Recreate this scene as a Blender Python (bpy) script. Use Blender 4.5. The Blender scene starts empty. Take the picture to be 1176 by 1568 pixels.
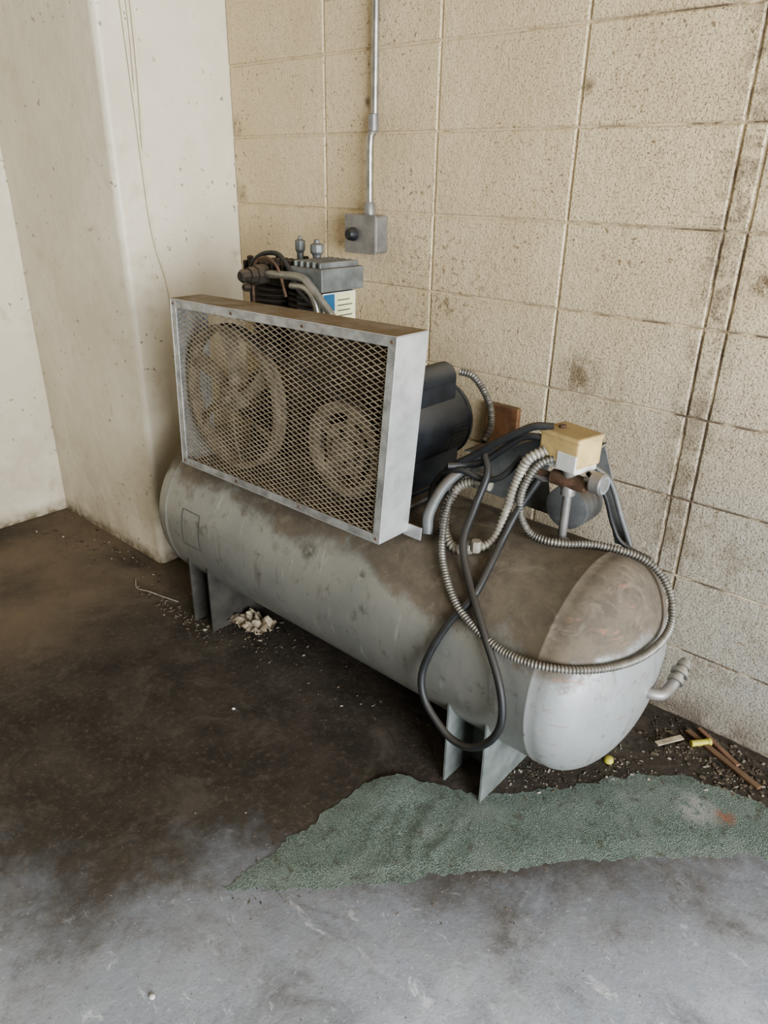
import bpy, bmesh, math, random
import numpy as np
from mathutils import Vector, Matrix, noise
from mathutils.geometry import delaunay_2d_cdt
random.seed(7)
scene=bpy.context.scene
try:
    scene.view_settings.view_transform='AgX';scene.view_settings.look='AgX - Medium High Contrast'
except Exception: pass
# ---------------------------------------------------------------- camera
f_px=1130.3;a=2.2887;p=.4335;rl=.0188
C=Vector((1.3205,-1.6963,1.3108))
F=Vector((math.cos(a)*math.cos(p),math.sin(a)*math.cos(p),-math.sin(p)))
R0=Vector((math.sin(a),-math.cos(a),0));U0=R0.cross(F)
R=math.cos(rl)*R0+math.sin(rl)*U0;U=-math.sin(rl)*R0+math.cos(rl)*U0
cd=bpy.data.cameras.new('camera');cam=bpy.data.objects.new('camera',cd);scene.collection.objects.link(cam)
cd.sensor_fit='VERTICAL';cd.sensor_height=36;cd.lens=f_px/1600*36;cd.clip_start=.02
cam.matrix_world=Matrix([[R[0],U[0],-F[0],C[0]],[R[1],U[1],-F[1],C[1]],[R[2],U[2],-F[2],C[2]],[0,0,0,1]])
scene.camera=cam
# ---------------------------------------------------------------- node helpers
class NT:
    def __init__(s,name):
        s.m=bpy.data.materials.new(name);s.m.use_nodes=True
        s.t=s.m.node_tree;s.b=s.t.nodes['Principled BSDF'];s.geo=None
    def n(s,typ,**kw):
        x=s.t.nodes.new(typ)
        for k,v in kw.items(): setattr(x,k,v)
        return x
    def put(s,inp,v):
        if isinstance(v,bpy.types.NodeSocket): s.t.links.new(v,inp)
        elif isinstance(v,(tuple,list)): inp.default_value=(*v,1) if (len(v)==3 and inp.type=='RGBA') else v
        else: inp.default_value=v
    def pos(s):
        if not s.geo: s.geo=s.n('ShaderNodeNewGeometry')
        return s.geo.outputs['Position']
    def normal(s):
        s.pos();return s.geo.outputs['Normal']
    def sep(s,v):
        x=s.n('ShaderNodeSeparateXYZ');s.put(x.inputs[0],v);return x.outputs
    def noise(s,scale,detail=6,rough=.6,vec=None,dist=0):
        x=s.n('ShaderNodeTexNoise');s.put(x.inputs['Vector'],vec if vec is not None else s.pos())
        x.inputs['Scale'].default_value=scale;x.inputs['Detail'].default_value=detail;x.inputs['Roughness'].default_value=rough;x.inputs['Distortion'].default_value=dist
        return x.outputs['Fac']
    def vor(s,scale,vec=None,feature='F1'):
        x=s.n('ShaderNodeTexVoronoi');x.feature=feature;s.put(x.inputs['Vector'],vec if vec is not None else s.pos());x.inputs['Scale'].default_value=scale
        return x.outputs['Distance']
    def math(s,op,a,b=0,clamp=False):
        x=s.n('ShaderNodeMath');x.operation=op;x.use_clamp=clamp;s.put(x.inputs[0],a);s.put(x.inputs[1],b);return x.outputs[0]
    def ss(s,v,lo,hi,o0=0,o1=1):
        x=s.n('ShaderNodeMapRange');x.interpolation_type='SMOOTHSTEP'
        s.put(x.inputs[0],v);x.inputs[1].default_value=lo;x.inputs[2].default_value=hi;x.inputs[3].default_value=o0;x.inputs[4].default_value=o1
        return x.outputs[0]
    def mix(s,f,a,b):
        x=s.n('ShaderNodeMix');x.data_type='RGBA';s.put(x.inputs[0],f);s.put(x.inputs[6],a);s.put(x.inputs[7],b);return x.outputs[2]
    def vmul(s,v,k):
        x=s.n('ShaderNodeVectorMath');x.operation='MULTIPLY';s.put(x.inputs[0],v);x.inputs[1].default_value=k;return x.outputs[0]
    def near(s,pt,r0,r1):
        v=s.n('ShaderNodeVectorMath');v.operation='DISTANCE';s.put(v.inputs[0],s.pos());v.inputs[1].default_value=pt
        return s.ss(v.outputs['Value'],r1,r0)
    def bump(s,h,strength=.3,dist=.01,prev=None):
        x=s.n('ShaderNodeBump');x.inputs['Strength'].default_value=strength;x.inputs['Distance'].default_value=dist
        s.put(x.inputs['Height'],h)
        if prev is not None:s.put(x.inputs['Normal'],prev)
        return x.outputs[0]
    def out(s,col=None,rough=.6,metal=0,nrm=None,spec=None):
        if col is not None:s.put(s.b.inputs['Base Color'],col)
        s.put(s.b.inputs['Roughness'],rough);s.put(s.b.inputs['Metallic'],metal)
        if nrm is not None:s.put(s.b.inputs['Normal'],nrm)
        if spec is not None:s.b.inputs['Specular IOR Level'].default_value=spec
        return s.m
def simple(name,c,rough=.6,metal=0,dust=0,dcol=(.16,.125,.085),var=.25,sc=30,spec=None,bmp=.15):
    t=NT(name);n=t.noise(sc)
    col=t.mix(t.ss(n,.3,.7),tuple(x*(1-var) for x in c),tuple(min(1,x*(1+var)) for x in c))
    r=rough
    if dust>0:
        nz=t.sep(t.normal())[2]
        m=t.math('ADD',t.ss(nz,.1,.9),t.math('MULTIPLY',t.math('SUBTRACT',t.noise(12),.5),.9))
        m=t.math('MULTIPLY',m,dust,True)
        col=t.mix(m,col,dcol);r=t.math('ADD',rough,t.math('MULTIPLY',m,.9-rough))
        if metal: metal=t.math('MULTIPLY',t.math('SUBTRACT',1,m),metal)
    return t.out(col,r,metal,t.bump(t.noise(sc*8),bmp,.002),spec)
# ---- materials
def mat_block():
    t=NT('painted_block');P=t.sep(t.pos());x,z=P[0],P[2]
    n1=t.noise(3,5);n2=t.noise(22,6);n3=t.noise(160,4,.6)
    col=t.mix(t.ss(n1,.35,.7),(.59,.475,.305),(.68,.56,.38))
    col=t.mix(t.ss(n2,.5,.8,0,.25),col,(.43,.335,.21))
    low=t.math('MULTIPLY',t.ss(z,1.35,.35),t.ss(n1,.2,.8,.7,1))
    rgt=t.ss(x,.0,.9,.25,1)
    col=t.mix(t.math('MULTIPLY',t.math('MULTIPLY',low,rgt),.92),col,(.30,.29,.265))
    dirt=t.math('MULTIPLY',t.math('MULTIPLY',t.ss(t.noise(7,8,.7),.50,.66),t.ss(x,.3,.9,.15,1)),t.ss(z,1.9,.4,.25,1))
    col=t.mix(t.math('MULTIPLY',dirt,.55),col,(.20,.16,.11))
    # diagonal spatter running up from the compressor
    sp=t.math('MULTIPLY',t.ss(t.noise(75,3,.5),.61,.66),t.ss(t.noise(4.5,3),.47,.58))
    col=t.mix(t.math('MULTIPLY',sp,.75),col,(.19,.125,.07))
    sp2=t.math('MULTIPLY',t.ss(t.noise(60,4,.6),.56,.62),t.near((.02,0,1.05),.05,.30))
    col=t.mix(t.math('MULTIPLY',sp2,.6),col,(.19,.125,.07))
    cj=t.math('MULTIPLY',t.ss(t.math('ABSOLUTE',t.math('SUBTRACT',x,.79)),.08,.0),t.ss(t.noise(16,6,.7),.42,.60))
    col=t.mix(t.math('MULTIPLY',cj,.7),col,(.18,.135,.09))
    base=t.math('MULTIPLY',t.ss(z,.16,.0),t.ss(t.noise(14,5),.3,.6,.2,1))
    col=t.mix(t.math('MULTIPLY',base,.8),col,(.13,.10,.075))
    for pt,r0,r1,am in (((.49,0,.86),.01,.09,.75),((.42,0,1.50),.0,.03,.8),((-.25,0,1.50),0,.02,.9),((.88,0,1.12),0,.045,1),((1.0,0,1.5),.0,.06,.5),((.06,0,.98),0,.04,.6),((-.83,0,1.25),0,.05,.6),((-.84,0,1.45),0,.05,.6)):
        sm=t.math('MULTIPLY',t.near(pt,r0,r1),t.ss(t.noise(30,4),.33,.55))
        col=t.mix(t.math('MULTIPLY',sm,am),col,(.14,.095,.055))
    dn=t.ss(x,-.3,.8,.0,.05)
    pn=t.noise(210,2,.45)
    pit=t.ss(t.math('ADD',pn,dn),.63,.71)
    col=t.mix(t.math('MULTIPLY',pit,.28),col,(.22,.165,.10))  # shadow inside the pits put into the colour as well
    h=t.math('ADD',t.math('MULTIPLY',pit,-1.6),t.math('MULTIPLY',n3,.9))
    h=t.math('ADD',h,t.math('MULTIPLY',t.noise(45,3),1.2))
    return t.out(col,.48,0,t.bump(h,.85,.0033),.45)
def mat_mortar():
    t=NT('painted_mortar');n=t.noise(14,5)
    P=t.sep(t.pos())
    col=t.mix(t.ss(n,.5,.7),(.60,.49,.33),(.34,.26,.155))
    col=t.mix(t.math('MULTIPLY',t.ss(P[0],.1,.75),t.ss(t.noise(9,4),.38,.56)),col,(.10,.07,.045))
    return t.out(col,.8,0,t.bump(t.noise(120),.4,.004))
def mat_plaster():
    t=NT('plaster');n1=t.noise(2.2,4);n2=t.noise(9,6)
    col=t.mix(t.ss(n1,.3,.7),(.58,.52,.40),(.69,.63,.505))
    col=t.mix(t.ss(n2,.56,.75,0,.45),col,(.46,.38,.26))
    z=t.sep(t.pos())[2]
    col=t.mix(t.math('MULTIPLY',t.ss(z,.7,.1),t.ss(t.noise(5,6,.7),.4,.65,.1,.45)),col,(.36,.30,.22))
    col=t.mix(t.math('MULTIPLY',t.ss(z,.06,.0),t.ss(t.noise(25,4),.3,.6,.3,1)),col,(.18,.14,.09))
    sp=t.math('MULTIPLY',t.ss(t.noise(45,2,.5),.67,.71),t.ss(t.noise(6,2),.46,.56))
    col=t.mix(t.math('MULTIPLY',sp,.75),col,(.20,.15,.095))
    sc=t.ss(t.noise(7,3,.5,vec=t.vmul(t.pos(),(1,1,.3)),dist=1.2),.69,.71)
    col=t.mix(t.math('MULTIPLY',sc,.4),col,(.42,.35,.25))
    for pt,r in (((-.83,-.02,1.05),.05),((-.83,-.02,1.3),.04),((-.79,-.47,.2),.05),((-.85,-.01,.85),.06)):
        col=t.mix(t.math('MULTIPLY',t.near(pt,0,r),t.ss(t.noise(40,3),.4,.55)),col,(.2,.14,.08))
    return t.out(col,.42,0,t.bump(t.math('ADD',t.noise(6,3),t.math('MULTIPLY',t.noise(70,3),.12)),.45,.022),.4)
def mat_floor():
    t=NT('dusty_concrete');P=t.sep(t.pos());x,y=P[0],P[1]
    big=t.noise(1.6,5);mid=t.noise(7,9,.7);fine=t.noise(60,8,.7)
    conc=t.mix(t.ss(mid,.38,.66),(.30,.325,.375),(.50,.535,.60))
    conc=t.mix(t.ss(t.noise(3.2,9,.75,dist=1.2),.48,.66,0,.75),conc,(.17,.175,.19))
    sc=t.ss(t.noise(11,8,.7,vec=t.vmul(t.pos(),(1,2.5,1)),dist=.8),.58,.66)
    conc=t.mix(t.math('MULTIPLY',sc,.6),conc,(.72,.74,.78))
    conc=t.mix(t.ss(t.noise(90,5,.75),.56,.66,0,.5),conc,(.17,.17,.18))
    spk=t.ss(t.noise(140,3,.5),.67,.71)
    conc=t.mix(t.math('MULTIPLY',spk,.6),conc,(.76,.77,.78))
    dirt=t.mix(t.ss(mid,.3,.7),(.027,.021,.015),(.062,.050,.038))
    dirt=t.mix(t.ss(fine,.5,.75,0,.7),dirt,(.14,.11,.085))
    dirt=t.mix(t.ss(t.noise(4,8,.75,dist=1),.5,.66,0,.6),dirt,(.105,.090,.072))
    dirt=t.mix(t.math('MULTIPLY',spk,.25),dirt,(.30,.26,.2))
    d=t.math('SUBTRACT',y,x)
    d=t.math('ADD',d,t.math('MULTIPLY',t.math('SUBTRACT',big,.5),.8))
    d=t.math('ADD',d,t.math('MULTIPLY',t.math('SUBTRACT',mid,.5),1.1))
    m=t.ss(d,-2.10,-1.30)
    col=t.mix(m,conc,dirt)
    dl=t.math('MULTIPLY',t.ss(x,-.35,-1.0),t.ss(big,.3,.6))
    col=t.mix(t.math('MULTIPLY',dl,.75),col,(.21,.155,.105))
    r=t.math('ADD',.42,t.math('MULTIPLY',m,.45))
    return t.out(col,r,0,t.bump(t.math('ADD',t.math('MULTIPLY',mid,.5),t.math('MULTIPLY',fine,.6)),.5,.008),.5)
def mat_tank():
    t=NT('tank_paint');P=t.sep(t.pos())
    n=t.noise(5,6);n2=t.noise(28,7,.7);x=P[0]
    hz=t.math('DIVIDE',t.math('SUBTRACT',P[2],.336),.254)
    col=t.mix(t.ss(n,.3,.7),(.22,.228,.215),(.31,.318,.298))
    col=t.mix(t.ss(x,.66,.84),col,(.36,.38,.385))
    col=t.mix(t.ss(n2,.56,.68,0,.6),col,(.10,.092,.08))
    st=t.ss(t.noise(9,5,.6,vec=t.vmul(t.pos(),(5,1,1)),dist=.4),.60,.70)
    col=t.mix(t.math('MULTIPLY',st,.35),col,(.50,.51,.50))
    st2=t.ss(t.noise(10,6,.65,vec=t.vmul(t.pos(),(4,4,.5))),.56,.68)
    col=t.mix(t.math('MULTIPLY',st2,.4),col,(.13,.11,.085))
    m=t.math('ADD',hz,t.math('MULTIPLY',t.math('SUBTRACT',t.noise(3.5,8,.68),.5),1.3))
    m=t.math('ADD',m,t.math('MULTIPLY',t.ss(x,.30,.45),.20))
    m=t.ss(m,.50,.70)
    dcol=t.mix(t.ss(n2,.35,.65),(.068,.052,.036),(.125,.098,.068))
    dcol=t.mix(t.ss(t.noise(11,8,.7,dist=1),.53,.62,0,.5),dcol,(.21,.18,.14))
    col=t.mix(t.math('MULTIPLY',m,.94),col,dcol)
    col=t.mix(t.ss(t.noise(2.5,7,.7),.4,.7,.08,.4),col,(.18,.15,.11))
    r=t.math('ADD',.38,t.math('MULTIPLY',m,.5))
    sc=t.math('MULTIPLY',t.ss(t.noise(14,4,.5,vec=t.vmul(t.pos(),(1,1,4)),dist=.8),.63,.68),t.ss(x,.78,.84))
    col=t.mix(t.math('MULTIPLY',sc,.5),col,(.28,.15,.11))
    for pt,r0,r1 in (((.12,-.60,.45),.0,.04),((.33,-.62,.38),0,.025),((.30,-.60,.45),0,.02),((.0,-.6,.42),0,.03)):
        sm=t.math('MULTIPLY',t.near(pt,r0,r1),t.ss(t.noise(35,3),.4,.55))
        col=t.mix(t.math('MULTIPLY',sm,.8),col,(.05,.045,.035))
    return t.out(col,r,t.math('MULTIPLY',t.math('SUBTRACT',1,m),.3),t.bump(t.math('ADD',n2,t.math('MULTIPLY',t.noise(6,2),2)),.22,.005))
def mat_carpet():
    t=NT('green_turf_carpet')
    n=t.noise(8,6);f=t.noise(330,3,.8);g=t.vor(420)
    col=t.mix(t.ss(f,.34,.66),(.10,.14,.115),(.40,.475,.41))
    col=t.mix(t.ss(n,.42,.72,0,.5),col,(.40,.43,.39))
    col=t.mix(t.ss(t.noise(25,7,.75),.54,.66,0,.7),col,(.15,.135,.10))
    sp=t.ss(t.noise(180,2,.5),.66,.70)
    col=t.mix(t.math('MULTIPLY',sp,.6),col,(.58,.58,.54))
    w=t.math('MULTIPLY',t.near((1.065,-.288,.01),.02,.065),t.ss(t.noise(40,4),.35,.5))
    col=t.mix(t.math('MULTIPLY',w,.75),col,(.60,.58,.55))
    w=t.math('MULTIPLY',t.near((1.12,-.268,.01),.005,.035),t.ss(t.noise(40,4),.4,.52))
    col=t.mix(t.math('MULTIPLY',w,.75),col,(.52,.22,.14))
    return t.out(col,.95,0,t.bump(t.math('ADD',f,g),1,.009),.1)
M=dict(block=mat_block(),mortar=mat_mortar(),plaster=mat_plaster(),floor=mat_floor(),tank=mat_tank(),carpet=mat_carpet(),
 galv=simple('galvanised_steel',(.58,.59,.59),.38,.55,.95,(.17,.12,.07),.15,18),
 galv_shade=simple('galvanised_frame_shaded',(.36,.365,.355),.45,.5,.8,(.16,.12,.08),.3,30),  # darker copy of the galvanised steel, shade of the front face put into colour
 mesh=simple('dusty_expanded_metal',(.27,.23,.17),.5,.3,.5,(.27,.205,.135),.3,25),
 wheel=simple('dusty_wheel',(.20,.165,.12),.6,.15,.5,(.25,.19,.13),.35,25),
 inner=simple('dusty_dim_inner_sheet',(.075,.056,.038),.8,.1,.5,(.13,.10,.07),.4,18),  # dark brown carries the dimness inside the guard, plus dust
 cast=simple('cast_iron_dusty',(.040,.032,.024),.7,.2,.8,(.14,.105,.068),.3,25),
 pumpg=simple('pump_grey_paint',(.15,.16,.157),.45,.2,.8,(.125,.098,.068),.3,20),
 motor=simple('motor_black',(.016,.019,.024),.36,.2,.75,(.075,.07,.06),.3,20),
 black=simple('black_rubber',(.014,.015,.016),.5,0,.4,(.09,.075,.058),.3,30),
 flex=simple('flex_conduit_metal',(.20,.19,.17),.42,.5,.4,(.12,.095,.065),.3,40),
 flexl=simple('flex_conduit_pale',(.32,.30,.255),.5,.35,.4,(.18,.145,.10),.25,40),
 alu=simple('aluminium_tube',(.34,.33,.30),.38,.8,.4,(.17,.135,.095),.2,30),
 greyp=simple('grey_bracket_paint',(.12,.125,.125),.5,.2,.9,(.10,.08,.058),.25,20),
 boxg=simple('conduit_box_grey',(.23,.22,.21),.45,.45,.15,(.25,.2,.14),.2,20),
 tape=simple('tan_cardboard_tape',(.50,.37,.17),.6,0,.6,(.18,.125,.07),.2,20),
 white=simple('white_label',(.60,.60,.57),.5,0,0,var=.08),
 cream=simple('cream_label',(.62,.60,.36),.5,0,0,var=.1),
 yellow=simple('yellow_label',(.55,.45,.02),.5,0,0,var=.08),
 blue=simple('blue_label',(.02,.10,.20),.5,0,0,var=.08),
 wood=simple('brown_board',(.13,.065,.03),.7,0,.5,var=.3),
 belt=simple('v_belt',(.035,.029,.023),.8,0,.6,(.12,.09,.06)),
 leg=simple('leg_paint',(.20,.22,.21),.45,.3,.2,(.14,.11,.08),.25,14),
 leg_shade=simple('leg_paint_shaded',(.05,.046,.038),.7,.1,.3,(.08,.062,.048),.35,14),  # left leg paint darkened to stand in for shade under the tank
 cable=simple('painted_cable',(.66,.59,.44),.5,0,0,var=.08),
 debris=simple('debris',(.10,.078,.055),.9,0,0,var=.9,sc=60),
 debrisw=simple('pale_debris',(.30,.27,.22),.8,0,0,var=.5,sc=60),
 paper=simple('dirty_paper',(.36,.30,.22),.8,0,0,var=.35,sc=25),
 ypl=simple('yellow_plastic',(.50,.46,.07),.4,0,.3,var=.1),
 red=simple('dusty_red',(.24,.11,.07),.7,0,.5,var=.3),
 rust=simple('rusty_iron',(.12,.07,.045),.7,.3,.4,(.14,.11,.075),.4,40),
 glass=simple('gauge_face',(.20,.22,.24),.15,0,0,var=.1),
 ceil=simple('ceiling_paint',(.36,.31,.23),.8,0,0,var=.1,sc=3),
 far=simple('far_wall_paint',(.17,.155,.125),.8,0,0,var=.1,sc=3),
)
# ---------------------------------------------------------------- mesh helpers
def obj(name,bm,mat,parent=None,smooth=False,bevel=0,angle=40):
    me=bpy.data.meshes.new(name);bmesh.ops.recalc_face_normals(bm,faces=bm.faces);bm.to_mesh(me);bm.free()
    o=bpy.data.objects.new(name,me);scene.collection.objects.link(o)
    for m in (mat if isinstance(mat,list) else [mat]): me.materials.append(M[m])
    if smooth:
        for q in me.polygons:q.use_smooth=True
        try: me.set_sharp_from_angle(angle=math.radians(angle))
        except Exception: pass
    if bevel:
        b=o.modifiers.new('bevel','BEVEL');b.width=bevel;b.segments=2;b.limit_method='ANGLE'
    if parent:o.parent=parent
    return o
def empty(name,loc=(0,0,0)):
    e=bpy.data.objects.new(name,None);scene.collection.objects.link(e);e.empty_display_size=.1;return e
def box(bm,x0,x1,y0,y1,z0,z1,mi=0,mat=None,fn=None):
    vs=[]
    for x in(x0,x1):
        for y in(y0,y1):
            for z in(z0,z1):
                v=Vector((x,y,z))
                if mat is not None:v=mat@v
                if fn:v=fn(*v)
                vs.append(bm.verts.new(v))
    for q in((0,1,3,2),(4,6,7,5),(0,4,5,1),(2,3,7,6),(0,2,6,4),(1,5,7,3)):
        fc=bm.faces.new([vs[i] for i in q]);fc.material_index=mi
def lathe(bm,prof,org,axis='x',seg=64,cap=True,mi=0,mat=None):
    rings=[]
    for t,r in prof:
        ring=[]
        for i in range(seg):
            th=2*math.pi*i/seg;c,s=r*math.cos(th),r*math.sin(th)
            v={'x':Vector((t,c,s)),'y':Vector((c,t,s)),'z':Vector((c,s,t))}[axis]
            if mat is not None:v=mat@v
            ring.append(bm.verts.new(Vector(org)+v))
        rings.append(ring)
    for A,B in zip(rings,rings[1:]):
        for i in range(seg):
            j=(i+1)%seg;fc=bm.faces.new((A[i],A[j],B[j],B[i]));fc.material_index=mi
    if cap:
        for q in(rings[0],rings[-1]):
            fc=bm.faces.new(q);fc.material_index=mi
def catmull(pts,step=.004):
    P=[Vector(q) for q in pts];P=[2*P[0]-P[1]]+P+[2*P[-1]-P[-2]];out=[]
    for i in range(1,len(P)-2):
        a_,b,c,d=P[i-1:i+3];n=max(2,int((c-b).length/step))
        for k in range(n):
            t=k/n
            out.append(.5*((2*b)+(c-a_)*t+(2*a_-5*b+4*c-d)*t*t+(3*b-a_-3*c+d)*t**3))
    out.append(P[-2]);return out
def sweep(bm,pts,r,seg=12,step=.004,rib=0,pitch=.006,smooth=True,mi=0):
    L=catmull(pts,step) if smooth else [Vector(q) for q in pts]
    T=(L[1]-L[0]).normalized();N=T.orthogonal().normalized();s=0;prev=None;first=None
    for i,pnt in enumerate(L):
        t=((L[min(i+1,len(L)-1)]-L[max(i-1,0)])).normalized()
        N=(N-t*N.dot(t)).normalized();B=t.cross(N)
        if i:s+=(pnt-L[i-1]).length
        rr=r*(1+rib*math.sin(2*math.pi*s/pitch)) if rib else r
        ring=[bm.verts.new(pnt+(N*math.cos(2*math.pi*k/seg)+B*math.sin(2*math.pi*k/seg))*rr) for k in range(seg)]
        if prev:
            for k in range(seg):
                fc=bm.faces.new((prev[k],prev[(k+1)%seg],ring[(k+1)%seg],ring[k]));fc.material_index=mi
        else:first=ring
        prev=ring
    bm.faces.new(first).material_index=mi;bm.faces.new(prev).material_index=mi
def tube(name,pts,r,mat,parent,**kw):
    bm=bmesh.new();sweep(bm,pts,r,**kw);return obj(name,bm,mat,parent,smooth=True,angle=60)
# ---------------------------------------------------------------- room
bm=bmesh.new()
xs=[-.8607,-.4212,0,.4064,.7729,.822,1.228,1.634,2.04,2.447,2.853,3.26,3.666,4.07,4.5]
H=.2032
for i in range(len(xs)-1):
    for j in range(16):
        x0,x1,z0,z1=xs[i],xs[i+1],j*H,(j+1)*H
        o=random.uniform(-.0008,.0008);g=.0018;q=.0060
        outer=[(x0+g,z0+g),(x1-g,z0+g),(x1-g,z1-g),(x0+g,z1-g)]
        inner=[(x0+q,z0+q),(x1-q,z0+q),(x1-q,z1-q),(x0+q,z1-q)]
        A=[bm.verts.new((x,.0035,z)) for x,z in outer]
        mid=[bm.verts.new((x,.0010+o,z)) for x,z in [(xx+(.0025 if k in(0,3) else -.0025),zz+(.0025 if k<2 else -.0025)) for k,(xx,zz) in enumerate(outer)]]
        B=[bm.verts.new((x,o,z)) for x,z in inner]
        for k in range(4):
            l=(k+1)%4
            bm.faces.new((A[k],A[l],mid[l],mid[k]));bm.faces.new((mid[k],mid[l],B[l],B[k]))
        bm.faces.new(B)
box(bm,-.8607,4.5,.0034,.20,0,16*H,mi=1)
obj('wall_back',bm,['block','mortar'],smooth=True,angle=25)
bm=bmesh.new()
box(bm,-1.9,4.6,-5.2,.2,-.1,0);obj('floor',bm,'floor')
bm=bmesh.new();box(bm,-1.9,4.6,-5.2,.2,3.25,3.35);obj('ceiling',bm,'ceil')
bm=bmesh.new();box(bm,-1.75,-1.555,-5.0,.2,0,3.25);obj('wall_left',bm,'plaster')
bm=bmesh.new()
xr=-.828;yf=-.472;rad=.022;prof=[(-1.555,.2),(-1.555,yf)]
for k in range(9):
    th=-math.pi/2+k*math.pi/16;prof.append((xr-rad+rad*math.cos(th),yf+rad+rad*math.sin(th)))
prof+=[(-.8607,.0),(-.8607,.2)]
rows=[]
for z in [i*.05 for i in range(66)]:
    row=[]
    for k,(x,y) in enumerate(prof):
        w=.004*(noise.noise(Vector((x*3,y*3,z*2.2)))) if 1<=k<=10 else 0
        row.append(bm.verts.new((x+w,y+w,z)))
    rows.append(row)
for A,B in zip(rows,rows[1:]):
    for k in range(len(prof)-1): bm.faces.new((A[k],A[k+1],B[k+1],B[k]))
obj('wall_pilaster',bm,'plaster',smooth=True,angle=50)
bm=bmesh.new();box(bm,-1.75,4.6,-5.2,-5.0,0,3.25);obj('wall_front',bm,'far')
bm=bmesh.new();box(bm,4.5,4.7,-.75,.2,0,3.25);box(bm,4.5,4.7,-5.2,-.75,2.5,3.25);box(bm,4.5,4.7,-5.2,-3.9,0,2.5);obj('wall_right',bm,'far')
# ---------------------------------------------------------------- compressor
AC=empty('air_compressor')
ty,tz,tr,xL,xR,hd=-.379,.336,.254,-.508,.799,.131
prof=[]
for k in range(0,25):
    th=math.pi/2*(1-k/24);prof.append((xL-hd*math.sin(th),max(.0005,tr*math.cos(th))))
def weld(x,w=.005,h=.0015): return [(x-w,tr),(x-w*.5,tr+h*.8),(x,tr+h),(x+w*.5,tr+h*.8),(x+w,tr)]
prof+=weld(xL+.012);prof+=[(xL+.03+i*.08,tr) for i in range(15)];prof+=weld(xR-.02)
for k in range(0,25):
    th=math.pi/2*k/24;prof.append((xR+hd*math.sin(th),max(.0005,tr*math.cos(th))))
bm=bmesh.new();lathe(bm,prof,(0,ty,tz),'x',128)
obj('tank',bm,'tank',AC,smooth=True,angle=60)
def onT(x,ang,off=0):
    return Vector((x,ty-(tr+off)*math.cos(ang),tz+(tr+off)*math.sin(ang)))
bm=bmesh.new()
for (x0,x1,a0,a1) in ((-.41,-.325,-.15,.30),):
    n=8
    for s_,(u0,u1,v0,v1) in enumerate(((x0,x1,a0,a0+.010),(x0,x1,a1-.010,a1),(x0,x0+.003,a0,a1),(x1-.003,x1,a0,a1))):
        for k in range(n):
            b0=v0+(v1-v0)*k/n;b1=v0+(v1-v0)*(k+1)/n
            vs=[bm.verts.new(onT(u,b,.0012)) for u,b in((u0,b0),(u1,b0),(u1,b1),(u0,b1))];bm.faces.new(vs)
obj('nameplate_frame',bm,'greyp',AC)
def leg(name,xa,xb,mt):
    bm=bmesh.new();t=.005
    y0,y1=-.61,-.16
    def plate(x):
        n=16
        prev=None
        for k in range(n+1):
            y=y0+(y1-y0)*k/n
            dz=tr**2-(y-ty)**2
            zt=tz-math.sqrt(max(dz,0.0))+.006 if dz>0 else tz
            vs=[bm.verts.new((x,y,0)),bm.verts.new((x+t,y,0)),bm.verts.new((x+t,y,zt)),bm.verts.new((x,y,zt))]
            if prev:
                for q in range(4): bm.faces.new((prev[q],prev[(q+1)%4],vs[(q+1)%4],vs[q]))
            else: bm.faces.new(vs)
            prev=vs
        bm.faces.new(prev)
    plate(xa);plate(xb-t)
    yw=-.50;box(bm,xa+t,xb-t,yw,yw+t,0,tz-math.sqrt(tr**2-(yw-ty)**2)+.004)
    return obj(name,bm,mt,AC)
leg('leg_right',.575,.683,'leg');leg('leg_left',-.432,-.332,'leg_shade')
bm=bmesh.new();box(bm,-.40,.34,-.54,-.20,.598,.606)
for x in(-.36,.30):
    box(bm,x-.003,x+.003,-.52,-.23,.50,.599)
obj('mounting_platform',bm,'greyp',AC,bevel=.002)
# ---- belt guard
gTL,gTR,gBL,gBR=(-.362,1.017),(.405,1.029),(-.383,.562),(.367,.566)
GY=-.62;GD=.098
W_=.77;H_=.455
def G(u,v,w):
    u/=W_;v/=H_
    x=(1-v)*((1-u)*gBL[0]+u*gBR[0])+v*((1-u)*gTL[0]+u*gTR[0])
    z=(1-v)*((1-u)*gBL[1]+u*gBR[1])+v*((1-u)*gTL[1]+u*gTR[1])
    return Vector((x,GY+w,z))
bm=bmesh.new();fr=.020;t=.0025
def gb(*q,mi=0): box(bm,q[0],q[1],q[4],q[5],q[2],q[3],mi=mi,fn=lambda x,y,z:G(x,z,y))
gb(0,W_,H_-fr,H_,-.001,t,mi=1);gb(0,W_,0,fr,-.001,t,mi=1);gb(0,fr,0,H_,-.0015,t,mi=1);gb(W_-fr,W_,0,H_,-.0015,t,mi=1)
gb(-.002,W_+.002,H_,H_+t,-.002,GD);gb(0,W_,-t,0,0,GD)
gb(-t,0,0,H_,-.002,GD);gb(W_,W_+t,0,H_,-.002,GD)
gb(0,W_,H_-fr,H_,GD-t,GD);gb(0,.02,0,H_,GD-t,GD);gb(W_-.02,W_,0,H_,GD-t,GD)
gb(W_-.008,W_+.045,-.012,.020,GD-.004,GD)
gb(.36,W_-.004,.06,H_-.004,GD-.006,GD-.003,mi=2)  # added back sheet, keeps the view through the mesh dim
obj('belt_guard_frame',bm,['galv','galv_shade','inner'],AC,bevel=.001)
bm=bmesh.new()
for u,v in((.01,.01),(.01,H_-.01),(W_-.01,.01),(W_-.01,H_-.01),(.25,H_-.01),(.5,H_-.01),(.25,.01),(.5,.01)):
    q=G(u,v,-.001);lathe(bm,[(-.002,.003),(0,.0045)],q,'y',8)
obj('guard_rivets',bm,'rust',AC)
bm=bmesh.new();sw=.0127;lw=.030;sl=sw/lw;hw=.0010
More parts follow.
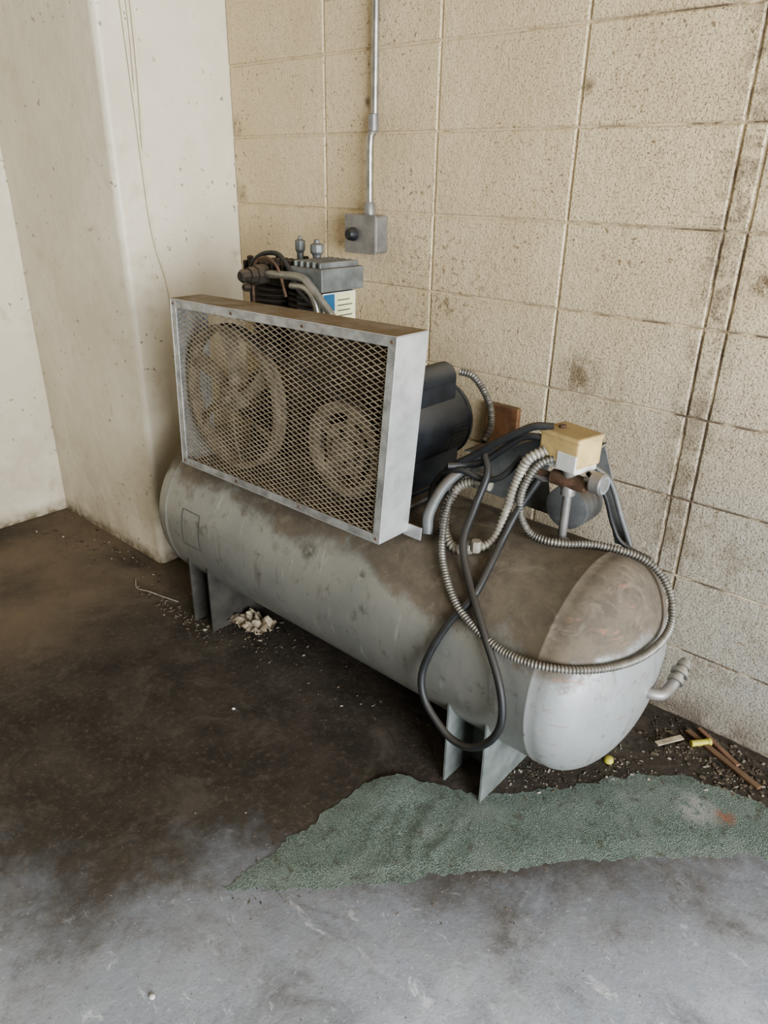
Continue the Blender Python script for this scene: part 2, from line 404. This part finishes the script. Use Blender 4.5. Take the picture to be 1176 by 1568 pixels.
u0,u1,v0,v1=fr-.006,W_-fr+.006,fr-.006,H_-fr+.006
for sgn in(1,-1):
    for k in range(-60,110):
        c=k*sw
        ua,ub=u0,u1
        va,vb=c+sgn*sl*ua,c+sgn*sl*ub
        def clip():
            A=[ua,va];B=[ub,vb]
            for lo in(True,False):
                lim=v0 if lo else v1
                ina=(A[1]>=lim) if lo else (A[1]<=lim);inb=(B[1]>=lim) if lo else (B[1]<=lim)
                if not ina and not inb:return None
                if ina!=inb:
                    tt=(lim-A[1])/(B[1]-A[1]);Pp=[A[0]+(B[0]-A[0])*tt,lim]
                    if not ina:A=Pp
                    else:B=Pp
            return A,B
        rs=clip()
        if not rs:continue
        A,B=rs
        if abs(A[0]-B[0])<.004:continue
        n=max(1,int(abs(B[0]-A[0])/.05));prev=None
        for i in range(n+1):
            uu=A[0]+(B[0]-A[0])*i/n;vv=A[1]+(B[1]-A[1])*i/n
            bul=.004*math.sin(math.pi*(uu/W_))*math.sin(math.pi*vv/H_)+.0012*noise.noise(Vector((uu*14,vv*14,0)))
            ww=.004-bul
            vs=[bm.verts.new(G(uu,vv-hw,ww-.0008)),bm.verts.new(G(uu,vv+hw,ww-.0002)),bm.verts.new(G(uu,vv+hw,ww+.001)),bm.verts.new(G(uu,vv-hw,ww+.0006))]
            if prev:
                for q in range(4): bm.faces.new((prev[q],prev[(q+1)%4],vs[(q+1)%4],vs[q]))
            prev=vs
obj('belt_guard_mesh',bm,'mesh',AC)
# ---- flywheel
fx,fz=-.185,.782;FR=.187
bm=bmesh.new()
fy=-.575
lathe(bm,[(-.018,FR-.012),(-.018,FR),(-.006,FR),(-.003,FR-.008),(.003,FR-.008),(.006,FR),(.018,FR),(.018,FR-.012),(-.018,FR-.012)],(fx,fy,fz),'y',72,cap=False)
lathe(bm,[(-.022,.012),(-.022,.036),(.022,.036),(.022,.012)],(fx,fy,fz),'y',32)
lathe(bm,[(-.034,.014),(-.022,.014)],(fx,fy,fz),'y',6)
for k in range(6):
    th0=k*math.pi/3+.3;prev=None
    for i in range(11):
        r=.032+(FR-.044)*i/10;th=th0+.28*(i/10);w=.010+.008*(i/10)
        tw=.012
        c,s=math.cos(th),math.sin(th);d=Vector((-s,0,c));rv=Vector((c,0,s))
        ctr=Vector((fx,fy,fz))+rv*r
        vs=[bm.verts.new(ctr+d*w+Vector((0,-tw,0))),bm.verts.new(ctr+d*w+Vector((0,-tw+.006,0))),bm.verts.new(ctr-d*w+Vector((0,tw,0))),bm.verts.new(ctr-d*w+Vector((0,tw-.006,0)))]
        if prev:
            for q in range(4): bm.faces.new((prev[q],prev[(q+1)%4],vs[(q+1)%4],vs[q]))
        else:bm.faces.new(vs)
        prev=vs
    bm.faces.new(prev)
obj('flywheel',bm,'wheel',AC,smooth=True,angle=35)
mx,mz=.226,.745
bm=bmesh.new()
lathe(bm,[(-.018,.088),(-.018,.111),(-.010,.113),(-.004,.100),(.004,.100),(.010,.113),(.018,.111),(.018,.088),(-.018,.088)],(mx,fy,mz),'y',64,cap=False)
lathe(bm,[(-.008,.046),(-.008,.062),(.006,.062),(.006,.046),(-.008,.046)],(mx,fy,mz),'y',48,cap=False)
lathe(bm,[(-.026,.010),(-.026,.026),(.024,.026)],(mx,fy,mz),'y',32)
for k in range(5):
    th=k*2*math.pi/5+.2
    box(bm,-.010,.010,-.006,.006,.02,.092,mat=Matrix.Translation((mx,fy,mz))@Matrix.Rotation(th,4,'Y'))
obj('motor_pulley',bm,'wheel',AC,smooth=True,angle=35)
for nm,off in(('v_belt_front',-.006),('v_belt_rear',.009)):
    bm=bmesh.new();r1,r2=FR-.003,.106;D=Vector((mx-fx,0,mz-fz));d=D.length;base=math.atan2(D.z,D.x);al=math.acos((r1-r2)/d)
    pts=[]
    for i in range(33):
        th=base+al+(2*math.pi-2*al)*i/32;pts.append(Vector((fx+r1*math.cos(th),fy+off,fz+r1*math.sin(th))))
    for i in range(17):
        th=base-al+(2*al)*i/16;pts.append(Vector((mx+r2*math.cos(th),fy+off,mz+r2*math.sin(th))))
    n=len(pts);rings=[]
    for i in range(n):
        tg=(pts[(i+1)%n]-pts[i-1]).normalized();nn=tg.cross(Vector((0,1,0)))
        rings.append([bm.verts.new(pts[i]+nn*a_+Vector((0,b_,0))) for a_,b_ in((-.005,-.004),(.005,-.006),(.005,.006),(-.005,.004))])
    for i in range(n):
        A,B=rings[i],rings[(i+1)%n]
        for q in range(4): bm.faces.new((A[q],A[(q+1)%4],B[(q+1)%4],B[q]))
    obj(nm,bm,'belt',AC)
# ---- motor
bm=bmesh.new()
mr=.099
lathe(bm,[(-.515,.02),(-.515,.05),(-.505,.085),(-.49,mr-.004),(-.48,mr),(-.235,mr),(-.233,mr+.003),(-.225,mr+.003),(-.223,mr-.002),(-.205,mr-.01),(-.19,.075),(-.184,.03)],(mx,0,mz),'y',64)
lathe(bm,[(-.58,.0125),(-.50,.0125)],(mx,0,mz),'y',20)
obj('motor_body',bm,'motor',AC,smooth=True,angle=35)
bm=bmesh.new()
for k in range(7):
    th=-.55+k*.11
    c,s=math.cos(th),math.sin(th)
    Mt=Matrix.Translation((mx+c*(mr-.002),-.275,mz+s*(mr-.002)))@Matrix.Rotation(-th,4,'Y')
    box(bm,-.001,.0035,-.03,.03,-.002,.002,mat=Mt)
obj('motor_vents',bm,'black',AC)
bm=bmesh.new()
lathe(bm,[(-.075,.004),(-.075,.028),(-.068,.036),(.068,.036),(.075,.028),(.075,.004)],(mx+.035,-.33,mz+.120),'y',32)
box(bm,mx+.0,mx+.07,-.40,-.26,mz+.06,mz+.120)
obj('motor_capacitor_cover',bm,'motor',AC,smooth=True,angle=35,bevel=.003)
bm=bmesh.new()
box(bm,mx-.09,mx+.09,-.47,-.24,.606,.616)
for sx in(-1,1): box(bm,mx+sx*.075-.004,mx+sx*.075+.004,-.46,-.25,.612,mz-.045)
obj('motor_base',bm,'motor',AC,bevel=.002)
# ---- pump
px_=-.175;py=-.35;zo=.015
bm=bmesh.new()
lathe(bm,[(-.55,.03),(-.50,.03),(-.495,.075),(-.47,.10),(-.24,.10),(-.22,.085),(-.215,.04)],(px_,0,.745),'y',48)
box(bm,px_-.10,px_+.10,-.46,-.24,.606,.70)
obj('pump_crankcase',bm,'cast',AC,smooth=True,angle=35,bevel=.004)
bm=bmesh.new()
for cx in(px_-.075,px_+.075):
    lathe(bm,[(.80,.052),(1.04,.052)],(cx,py,0),'z',32)
    for k in range(13):
        z=.86+k*.0145
        lathe(bm,[(z,.05),(z,.076),(z+.005,.076),(z+.005,.05)],(cx,py,0),'z',32)
obj('pump_cylinders',bm,'cast',AC,smooth=True,angle=35)
bm=bmesh.new()
box(bm,px_-.155,px_+.06,py-.07,py+.07,1.035+zo,1.062+zo)
for k in range(9):
    x=px_-.14+k*.022;box(bm,x,x+.007,py-.068,py+.068,1.06+zo,1.088+zo)
for x,y in((px_-.13,py-.05),(px_-.02,py-.05),(px_+.03,py-.05),(px_-.13,py+.05),(px_-.02,py+.05)):
    lathe(bm,[(1.06+zo,.009),(1.098+zo,.009),(1.10+zo,.006)],(x,y,0),'z',6)
obj('pump_head_fins',bm,'cast',AC,bevel=.0015)
bm=bmesh.new()
box(bm,px_+.055,px_+.17,py-.075,py+.075,1.035+zo,1.090+zo)
for k in range(5): box(bm,px_+.062+k*.022,px_+.070+k*.022,py-.068,py+.068,1.088+zo,1.104+zo)
lathe(bm,[(1.06,.010),(1.125,.010),(1.13,.014),(1.155,.014),(1.157,.006),(1.165,.006)],(px_-.03,py+.04,0),'z',8)
lathe(bm,[(1.06,.012),(1.125,.012),(1.13,.018),(1.150,.018),(1.152,.008),(1.162,.008)],(px_+.045,py+.03,0),'z',8)
box(bm,px_+.06,px_+.155,py-.06,py+.06,.90,1.045)
obj('pump_valve_head',bm,'pumpg',AC,bevel=.005)
bm=bmesh.new();lx=px_+.1562
def lab(y0,y1,z0,z1,mi,e=0):
    vs=[bm.verts.new((lx+e,y,z)) for y,z in((y0,z0),(y1,z0),(y1,z1),(y0,z1))];bm.faces.new(vs).material_index=mi
lab(py-.058,py+.058,.93,1.045,0);lab(py-.056,py-.018,1.0,1.042,1,.0006);lab(py-.014,py+.055,.975,1.042,2,.0006);lab(py-.056,py-.018,.93,.996,3,.0006);lab(py-.014,py+.055,.93,.971,3,.0006)
for k in range(4): lab(py-.008,py+.045-.008*(k%2),.985+k*.013,.988+k*.013,4,.0012)
obj('pump_label',bm,['white','blue','cream','yellow','greyp'],AC)
tube('intercooler_tube',[(-.215,-.43,1.075),(-.17,-.435,1.080),(-.07,-.435,1.082),(-.035,-.435,1.065),(.0,-.435,1.035),(.033,-.43,1.0),(.045,-.43,.96)],.0105,'alu',AC,seg=14)
tube('intercooler_tube_return',[(-.10,-.44,1.06),(-.045,-.44,1.058),(-.015,-.44,1.03),(.0,-.44,.98)],.008,'alu',AC)
tube('breather_hose',[(-.281,-.42,.95),(-.281,-.42,1.0),(-.278,-.42,1.085),(-.235,-.42,1.122),(-.167,-.42,1.128),(-.11,-.43,1.09),(-.07,-.44,1.05),(-.018,-.44,1.02)],.006,'black',AC)
tube('unloader_tube',[(-.25,-.44,1.0),(-.245,-.44,1.09),(-.20,-.44,1.12),(-.15,-.44,1.10),(-.12,-.44,1.03)],.004,'rust',AC)
bm=bmesh.new()
lathe(bm,[(-.50,.012),(-.495,.016),(-.475,.016),(-.474,.021),(-.455,.021),(-.454,.026),(-.42,.026),(-.41,.018)],(-.225,0,1.075),'y',8)
lathe(bm,[(-.46,.008),(-.452,.012),(-.43,.012)],(-.265,0,1.04),'y',6)
obj('intake_fitting',bm,'cast',AC,smooth=True,angle=30)
# ---- pressure switch assembly
bm=bmesh.new()
Mt=Matrix.Translation((.668,-.36,0))@Matrix.Rotation(math.radians(-12),4,'Z')
box(bm,-.052,.052,-.038,.038,.775,.838,0,mat=Mt)
box(bm,-.054,.054,-.040,.040,.828,.842,0,mat=Mt)
obj('pressure_switch_cover',bm,'tape',AC,bevel=.005)
bm=bmesh.new()
box(bm,-.002,.050,-.0395,-.03,.765,.805,0,mat=Mt);box(bm,-.048,.048,-.034,.034,.762,.778,0,mat=Mt)
obj('pressure_switch_body',bm,'white',AC,bevel=.003)
bm=bmesh.new();lathe(bm,[(.84,.008),(.848,.008)],(.645,-.36,0),'z',8);obj('switch_screw',bm,'rust',AC)
bm=bmesh.new()
lathe(bm,[(.578,.012),(.585,.018),(.594,.018),(.597,.012),(.60,.0095),(.70,.0095),(.702,.016),(.715,.016),(.72,.014),(.745,.014),(.75,.017),(.762,.017),(.765,.012),(.78,.012)],(.679,-.366,0),'z',20)
obj('riser_pipe',bm,'boxg',AC,smooth=True,angle=35)
bm=bmesh.new()
lathe(bm,[(-.045,.010),(-.04,.016),(-.02,.017),(.02,.017),(.04,.016),(.045,.010)],(.679,-.366,.733),'x',20)
lathe(bm,[(-.08,.006),(-.07,.008),(-.045,.008)],(.679,-.366,.733),'x',12)
obj('manifold_cross',bm,'rust',AC,smooth=True,angle=35)
bm=bmesh.new()
Mg=Matrix.Rotation(math.radians(-5),4,'Z')
lathe(bm,[(.04,.006),(.055,.006),(.058,.020),(.062,.023),(.083,.023),(.087,.020)],(.675,-.366,.748),'x',32,mat=Mg)
lathe(bm,[(.0855,.0001),(.0875,.019)],(.675,-.366,.748),'x',32,cap=False,mi=1,mat=Mg)
obj('pressure_gauge',bm,['boxg','glass'],AC,smooth=True,angle=35)
tube('relief_valve',[(.60,-.366,.722),(.62,-.366,.722),(.64,-.366,.730)],.008,'boxg',AC)
bm=bmesh.new()
pts=[(.585+.013*math.cos(2*math.pi*k/16),-.366,.72+.013*math.sin(2*math.pi*k/16)) for k in range(17)]
sweep(bm,pts,.0018,seg=6,smooth=False);obj('relief_valve_ring',bm,'alu',AC,smooth=True)
bm=bmesh.new()
poly=[(.36,.60),(.36,.70),(.458,.726),(.556,.775),(.60,.775),(.575,.70),(.60,.595)]
def prism(bm,poly,y0,y1,mi=0):
    A=[bm.verts.new((x,y0,z)) for x,z in poly];B=[bm.verts.new((x,y1,z)) for x,z in poly];n=len(poly)
    bm.faces.new(A).material_index=mi;bm.faces.new(B).material_index=mi
    for k in range(n): bm.faces.new((A[k],A[(k+1)%n],B[(k+1)%n],B[k])).material_index=mi
prism(bm,poly,-.272,-.268)
prism(bm,[(.36,.70),(.458,.726),(.556,.775),(.60,.775),(.60,.779),(.555,.779),(.457,.730),(.36,.704)],-.30,-.20)
prism(bm,[(.675,.775),(.705,.79),(.745,.694),(.790,.580),(.762,.578),(.72,.69)],-.272,-.268)
prism(bm,[(.555,.775),(.70,.79),(.70,.794),(.555,.779)],-.29,-.25)
obj('baffle_bracket',bm,'pumpg',AC)
bm=bmesh.new();lathe(bm,[(-.32,.03),(-.315,.05),(-.24,.052),(-.235,.03)],(.655,0,.645),'y',32);obj('starter_coil_housing',bm,'greyp',AC,smooth=True,angle=35)
# ---- hoses
tube('armoured_conduit_long',[(.655,-.385,.785),(.625,-.41,.765),(.603,-.425,.705),(.607,-.425,.645),(.632,-.41,.604),(.69,-.395,.599),(.76,-.34,.597),(.848,-.297,.575),(.905,-.290,.520),(.932,-.33,.457),(.925,-.449,.446),(.879,-.562,.454),(.798,-.622,.453),(.697,-.626,.450),(.583,-.604,.483),(.500,-.555,.537),(.458,-.505,.590),(.437,-.455,.645),(.450,-.42,.688),(.483,-.41,.700)],.0078,'flex',AC,rib=.17,pitch=.007,step=.0012,seg=12)
tube('armoured_conduit_short',[(.635,-.40,.800),(.605,-.42,.775),(.585,-.42,.720),(.575,-.43,.665),(.570,-.468,.592),(.535,-.50,.570),(.495,-.51,.562),(.455,-.495,.585),(.432,-.46,.630),(.445,-.43,.672),(.483,-.42,.690)],.0105,'flexl',AC,rib=.15,pitch=.009,step=.0015,seg=14)
bm=bmesh.new()
for q,ax in(((.50,-.41,.703),'x'),((.505,-.42,.690),'x')):
    lathe(bm,[(-.02,.013),(-.018,.016),(.0,.016),(.002,.012),(.015,.012)],q,ax,8)
lathe(bm,[(-.012,.013),(-.01,.015),(.01,.015),(.012,.013)],(.525,-.50,.570),'x',8)
lathe(bm,[(-.03,.004),(-.03,.011),(-.004,.011),(-.004,.004)],(.549,-.505,.600),'z',8)
obj('conduit_connectors',bm,'flexl',AC,smooth=True,angle=30)
tube('black_cable_loop',[(.49,-.41,.755),(.515,-.43,.722),(.513,-.465,.655),(.525,-.52,.59),(.571,-.560,.536),(.655,-.618,.470),(.722,-.650,.392),(.745,-.662,.320),(.732,-.668,.262),(.691,-.672,.215),(.64,-.672,.202),(.596,-.670,.220),(.552,-.668,.262),(.535,-.660,.315),(.545,-.642,.38),(.57,-.615,.45),(.60,-.58,.508),(.598,-.52,.56),(.592,-.47,.60),(.60,-.43,.66),(.625,-.40,.73)],.0085,'black',AC)
tube('black_cable_upper',[(.635,-.38,.845),(.60,-.395,.842),(.562,-.41,.820),(.515,-.42,.785),(.469,-.42,.750),(.41,-.43,.705),(.385,-.45,.66),(.40,-.48,.62)],.0085,'black',AC)
tube('black_cable_lower',[(.63,-.37,.815),(.575,-.39,.812),(.53,-.40,.775),(.49,-.41,.738),(.45,-.42,.722),(.42,-.45,.720)],.008,'black',AC)
tube('black_cable_sag',[(.40,-.44,.69),(.45,-.44,.715),(.50,-.43,.705),(.545,-.42,.72),(.58,-.40,.77)],.007,'black',AC)
tube('riser_wire',[(.71,-.35,.755),(.745,-.33,.71),(.765,-.31,.64),(.79,-.30,.598),(.85,-.285,.575)],.005,'black',AC)
tube('riser_wire_grey',[(.70,-.33,.77),(.74,-.30,.73),(.775,-.29,.65),(.80,-.28,.590)],.006,'greyp',AC)
tube('discharge_pipe_stub',[(.420,-.512,.572),(.414,-.50,.62),(.425,-.46,.68),(.45,-.40,.72)],.0125,'greyp',AC,seg=16)
bm=bmesh.new();lathe(bm,[(.5715,.0001),(.5712,.009)],(.420,-.512,0),'z',16,cap=False);obj('pipe_stub_bore',bm,'black',AC)
tube('motor_whip_conduit',[(.262,-.20,.865),(.30,-.19,.855),(.345,-.185,.80),(.363,-.195,.745),(.368,-.23,.71)],.009,'flex',AC,rib=.15,pitch=.007,step=.0015)
tube('outlet_elbow',[(.912,-.372,.312),(.935,-.366,.310),(.952,-.352,.309),(.958,-.325,.315),(.962,-.30,.33)],.0125,'boxg',AC,seg=18)
bm=bmesh.new()
lathe(bm,[(-.01,.016),(-.005,.019),(.006,.019),(.008,.015)],(.917,-.371,.312),'x',20)
for q in((-.0,.012,.0175),(.02,.032,.019),(.04,.052,.015)):
    lathe(bm,[(q[0],q[2]*.8),(q[0]+.001,q[2]),(q[1],q[2]),(q[1]+.001,q[2]*.8)],(.961,-.312,.323),'y',20,mat=Matrix.Rotation(math.radians(28),4,'X'))
lathe(bm,[(.0,.012),(.06,.012)],(.961,-.312,.323),'y',16,mat=Matrix.Rotation(math.radians(28),4,'X'))
obj('outlet_valve',bm,'alu',AC,smooth=True,angle=35)
# ---------------------------------------------------------------- wall things
E=empty('electrical_box');dx=.035
bm=bmesh.new();box(bm,-.316+dx,-.200+dx,-.055,0,1.108,1.21);obj('box_body',bm,'boxg',E,bevel=.006)
bm=bmesh.new();box(bm,-.318+dx,-.198+dx,-.060,-.054,1.106,1.212)
for x,z in((-.272,1.118),(-.174,1.118),(-.272,1.20),(-.174,1.20)): lathe(bm,[(-.0615,.003),(-.060,.004)],(x,0,z),'y',8)
obj('box_cover',bm,'boxg',E,bevel=.002)
bm=bmesh.new();lathe(bm,[(-.085,.004),(-.085,.012),(-.080,.016),(-.064,.019),(-.060,.019)],(-.282+dx,0,1.158),'y',24);obj('knob',bm,'black',E,smooth=True,angle=35)
WC=empty('wall_conduit')
tube('pipe',[(-.212,-.03,1.225),(-.212,-.03,1.40),(-.209,-.018,1.44),(-.209,-.016,1.6),(-.209,-.016,3.2)],.0105,'alu',WC)
bm=bmesh.new()
lathe(bm,[(1.210,.013),(1.210,.017),(1.240,.016),(1.245,.013)],(-.212,-.03,0),'z',20)
lathe(bm,[(1.425,.011),(1.427,.0145),(1.467,.0145),(1.469,.011)],(-.210,-.020,0),'z',20)
obj('couplings',bm,'boxg',WC,smooth=True)
bm=bmesh.new();box(bm,.23,.335,-.020,-.0015,.60,.742);obj('brown_board',bm,'wood',bevel=.003)
CB=empty('wall_cable')
tube('strand_1',[(-.826,-.41,2.4),(-.827,-.395,1.95),(-.826,-.385,1.741),(-.827,-.375,1.43),(-.826,-.365,1.147),(-.828,-.330,.99),(-.830,-.320,.90)],.0036,'cable',CB,seg=8,step=.02)
tube('strand_2',[(-.828,-.36,2.4),(-.829,-.355,1.95),(-.828,-.352,1.747),(-.828,-.355,1.55),(-.827,-.367,1.35)],.0036,'cable',CB,seg=8,step=.02)
tube('strand_3',[(-.828,-.39,2.4),(-.829,-.375,1.95),(-.828,-.365,1.7),(-.827,-.372,1.48)],.0030,'cable',CB,seg=8,step=.02)
# ---------------------------------------------------------------- floor things
poly=[(.428,-1.144),(.435,-1.0),(.442,-.849),(.45,-.75),(.486,-.675),(.56,-.64),(.65,-.60),(.72,-.53),(.80,-.44),(.879,-.323),(.935,-.26),(.994,-.205),(1.15,-.168),(1.45,-.13),(1.55,-.2),(1.40,-.27),(1.198,-.328),(1.09,-.43),(1.004,-.527),(.92,-.60),(.827,-.724),(.74,-.80),(.645,-.941),(.52,-1.06)]
bd=[]
for i in range(len(poly)):
    A=Vector(poly[i]);B=Vector(poly[(i+1)%len(poly)]);n=max(1,int((B-A).length/.008))
    for k in range(n):
        q=A.lerp(B,k/n);w=noise.noise(Vector((q.x*18,q.y*18,3)))*.016+noise.noise(Vector((q.x*90,q.y*90,5)))*.009
        nn=(B-A).normalized();bd.append(Vector((q.x-nn.y*w,q.y+nn.x*w)))
def inside(x,y,P):
    c=False;n=len(P);j=n-1
    for i in range(n):
        if (P[i][1]>y)!=(P[j][1]>y) and x<(P[j][0]-P[i][0])*(y-P[i][1])/(P[j][1]-P[i][1])+P[i][0]: c=not c
        j=i
    return c
pts=list(bd)
x=.38
while x<1.6:
    y=-1.2
    while y<-.1:
        qx,qy=x+random.uniform(-.003,.003),y+random.uniform(-.003,.003)
        if inside(qx,qy,bd) and min((Vector((qx,qy))-b).length for b in bd)>.006: pts.append(Vector((qx,qy)))
        y+=.010
    x+=.010
V,Ed,Fc,_,_,_=delaunay_2d_cdt(pts,[(i,(i+1)%len(bd)) for i in range(len(bd))],[],1,1e-5)
bm=bmesh.new();vv=[]
for v in V:
    e=min(1,min((Vector(v)-b).length for b in bd)/.04)
    z=.0010+.0025*e+.0015*e*noise.noise(Vector((v[0]*14,v[1]*14,0)))+.0010*noise.noise(Vector((v[0]*70,v[1]*70,0)))
    wr=max(0,1-((v[0]-.64)**2+(v[1]+.79)**2)/.025)
    z+=wr*e*.006*max(0,math.sin(v[0]*120+v[1]*25+6*noise.noise(Vector((v[0]*11,v[1]*11,2))))-.35)
    lip=max(0,1-((v[0]-.50)**2+(v[1]+.70)**2)/.006);z+=.009*lip
    vv.append(bm.verts.new((v[0],v[1],max(z,.0006))))
for fce in Fc:
    try: bm.faces.new([vv[i] for i in fce])
    except ValueError: pass
geom=[e for e in bm.edges if e.is_boundary]
r=bmesh.ops.extrude_edge_only(bm,edges=geom)
for v in r['geom']:
    if isinstance(v,bmesh.types.BMVert): v.co.z=0.0
obj('green_carpet_scrap',bm,'carpet',smooth=True,angle=60)
def chips(name,regs,mats):
    bm=bmesh.new()
    for (cx,cy,rx,ry,n,s0,s1,pw) in regs:
        for i in range(n):
            x=random.gauss(cx,rx);y=random.gauss(cy,ry)
            if y>-.012 or x<-1.53 or (x<-.80 and y>-.49) or x>4:continue
            s=random.uniform(s0,s1)
            s=s0+(s-s0)*random.random()
            Mt=Matrix.Translation((x,y,s*.3))@Matrix.Rotation(random.uniform(0,6.3),4,'Z')@Matrix.Rotation(random.uniform(-.35,.35),4,'X')
            sx=s*random.uniform(.5,1.6);sy=s*random.uniform(.3,.8);sz=s*random.uniform(.12,.45)
            mi=1 if random.random()<pw else 0
            vs=[bm.verts.new(Mt@Vector((random.uniform(.5,1)*sx*c1,random.uniform(.5,1)*sy*c2,random.uniform(.4,1)*sz*c3))) for c1 in(-1,1) for c2 in(-1,1) for c3 in(-1,1)]
            for q in((0,1,3,2),(4,6,7,5),(0,4,5,1),(2,3,7,6),(0,2,6,4),(1,5,7,3)):
                bm.faces.new([vs[k] for k in q]).material_index=mi
    return obj(name,bm,mats)
chips('floor_debris',[(1.02,-.09,.10,.05,500,.0015,.009,.2),(.88,-.28,.08,.05,260,.0015,.007,.3),(.74,-.46,.06,.05,320,.001,.006,.3),
 (-.48,-.62,.12,.02,260,.0015,.009,.12),(-.30,-.52,.12,.05,220,.0015,.009,.2),(-.95,-.53,.25,.02,180,.0015,.008,.15),(-1.3,-.60,.15,.06,90,.0015,.008,.1),
 (.20,-.55,.3,.05,160,.001,.005,.15),(.48,-1.0,.04,.07,200,.001,.004,.3),(.75,-.75,.15,.12,120,.001,.003,.6),(.5,-1.1,.5,.3,160,.001,.0022,.5),(1.15,-.12,.1,.05,160,.002,.008,.2)],['debris','debrisw'])
def pebble(name,x,y,s,mat):
    bm=bmesh.new();bmesh.ops.create_icosphere(bm,subdivisions=2,radius=s)
    for v in bm.verts: v.co*=1+.25*noise.noise(v.co*200+Vector((x*9,y,0)));v.co.z*=.5;v.co+=Vector((x,y,s*.4))
    obj(name,bm,mat,smooth=True)
pebble('white_pebble',.005,-.792,.0045,'white');pebble('white_pebble.001',.507,-1.358,.0055,'white')
bm=bmesh.new();n=18;gr={}
for i in range(n+1):
    for j in range(n+1):
        x=-.268+(i/n-.5)*.15;y=-.510+(j/n-.5)*.085
        q=Vector((i*.33,j*.33,1));z=.024+.028*noise.noise(q)+.007*noise.noise(q*2.3)
        gr[i,j]=bm.verts.new((x+.010*noise.noise(q+Vector((9,0,0))),y+.010*noise.noise(q+Vector((0,9,0))),max(.001,z)))
for i in range(n):
    for j in range(n): bm.faces.new((gr[i,j],gr[i+1,j],gr[i+1,j+1],gr[i,j+1]))
obj('crumpled_paper',bm,'paper')
bm=bmesh.new();lathe(bm,[(.0,.010),(.003,.012),(.011,.011),(.014,.008),(.015,.003)],(.845,-.288,.004),'z',20);obj('yellow_bottle_cap',bm,'ypl',smooth=True,angle=40)
bm=bmesh.new();Mt=Matrix.Rotation(math.radians(50),4,'Z')
lathe(bm,[(-.026,.007),(-.025,.008),(.020,.008),(.020,.010),(.027,.010)],(.992,-.071,.010),'x',16,mat=Mt);obj('yellow_plastic_tube',bm,'ypl',smooth=True,angle=40)
bm=bmesh.new()
box(bm,-.11,.11,-.008,.008,.003,.010,mat=Matrix.Translation((1.05,-.085,0))@Matrix.Rotation(math.radians(-22),4,'Z'))
box(bm,-.07,.07,-.006,.006,.008,.014,1,mat=Matrix.Translation((1.03,-.055,0))@Matrix.Rotation(math.radians(-30),4,'Z'))
box(bm,-.04,.04,-.008,.008,.010,.014,2,mat=Matrix.Translation((.93,-.12,.0))@Matrix.Rotation(math.radians(60),4,'Z'))
obj('broken_wood_strips',bm,['wood','red','paper'],bevel=.001)
bm=bmesh.new();sweep(bm,[(-.80,-.60,.004),(-.74,-.63,.004),(-.68,-.62,.010),(-.62,-.60,.004),(-.56,-.585,.004)],.002,seg=8);obj('wire_offcut',bm,'debrisw',smooth=True)
# ---------------------------------------------------------------- lights
def area(name,loc,target,sx,sy,power,col):
    l=bpy.data.lights.new(name,'AREA');l.shape='RECTANGLE';l.size=sx;l.size_y=sy;l.energy=power;l.color=col
    o=bpy.data.objects.new(name,l);scene.collection.objects.link(o);o.location=loc
    o.rotation_euler=(Vector(target)-Vector(loc)).to_track_quat('-Z','Y').to_euler();return o
area('door_daylight',(4.75,-2.2,1.3),(0,-.8,.6),2.5,2.0,440,(.93,.97,1.0))
w=bpy.data.worlds.new('world');scene.world=w;w.use_nodes=True
w.node_tree.nodes['Background'].inputs[0].default_value=(.75,.85,1,1);w.node_tree.nodes['Background'].inputs[1].default_value=1.0
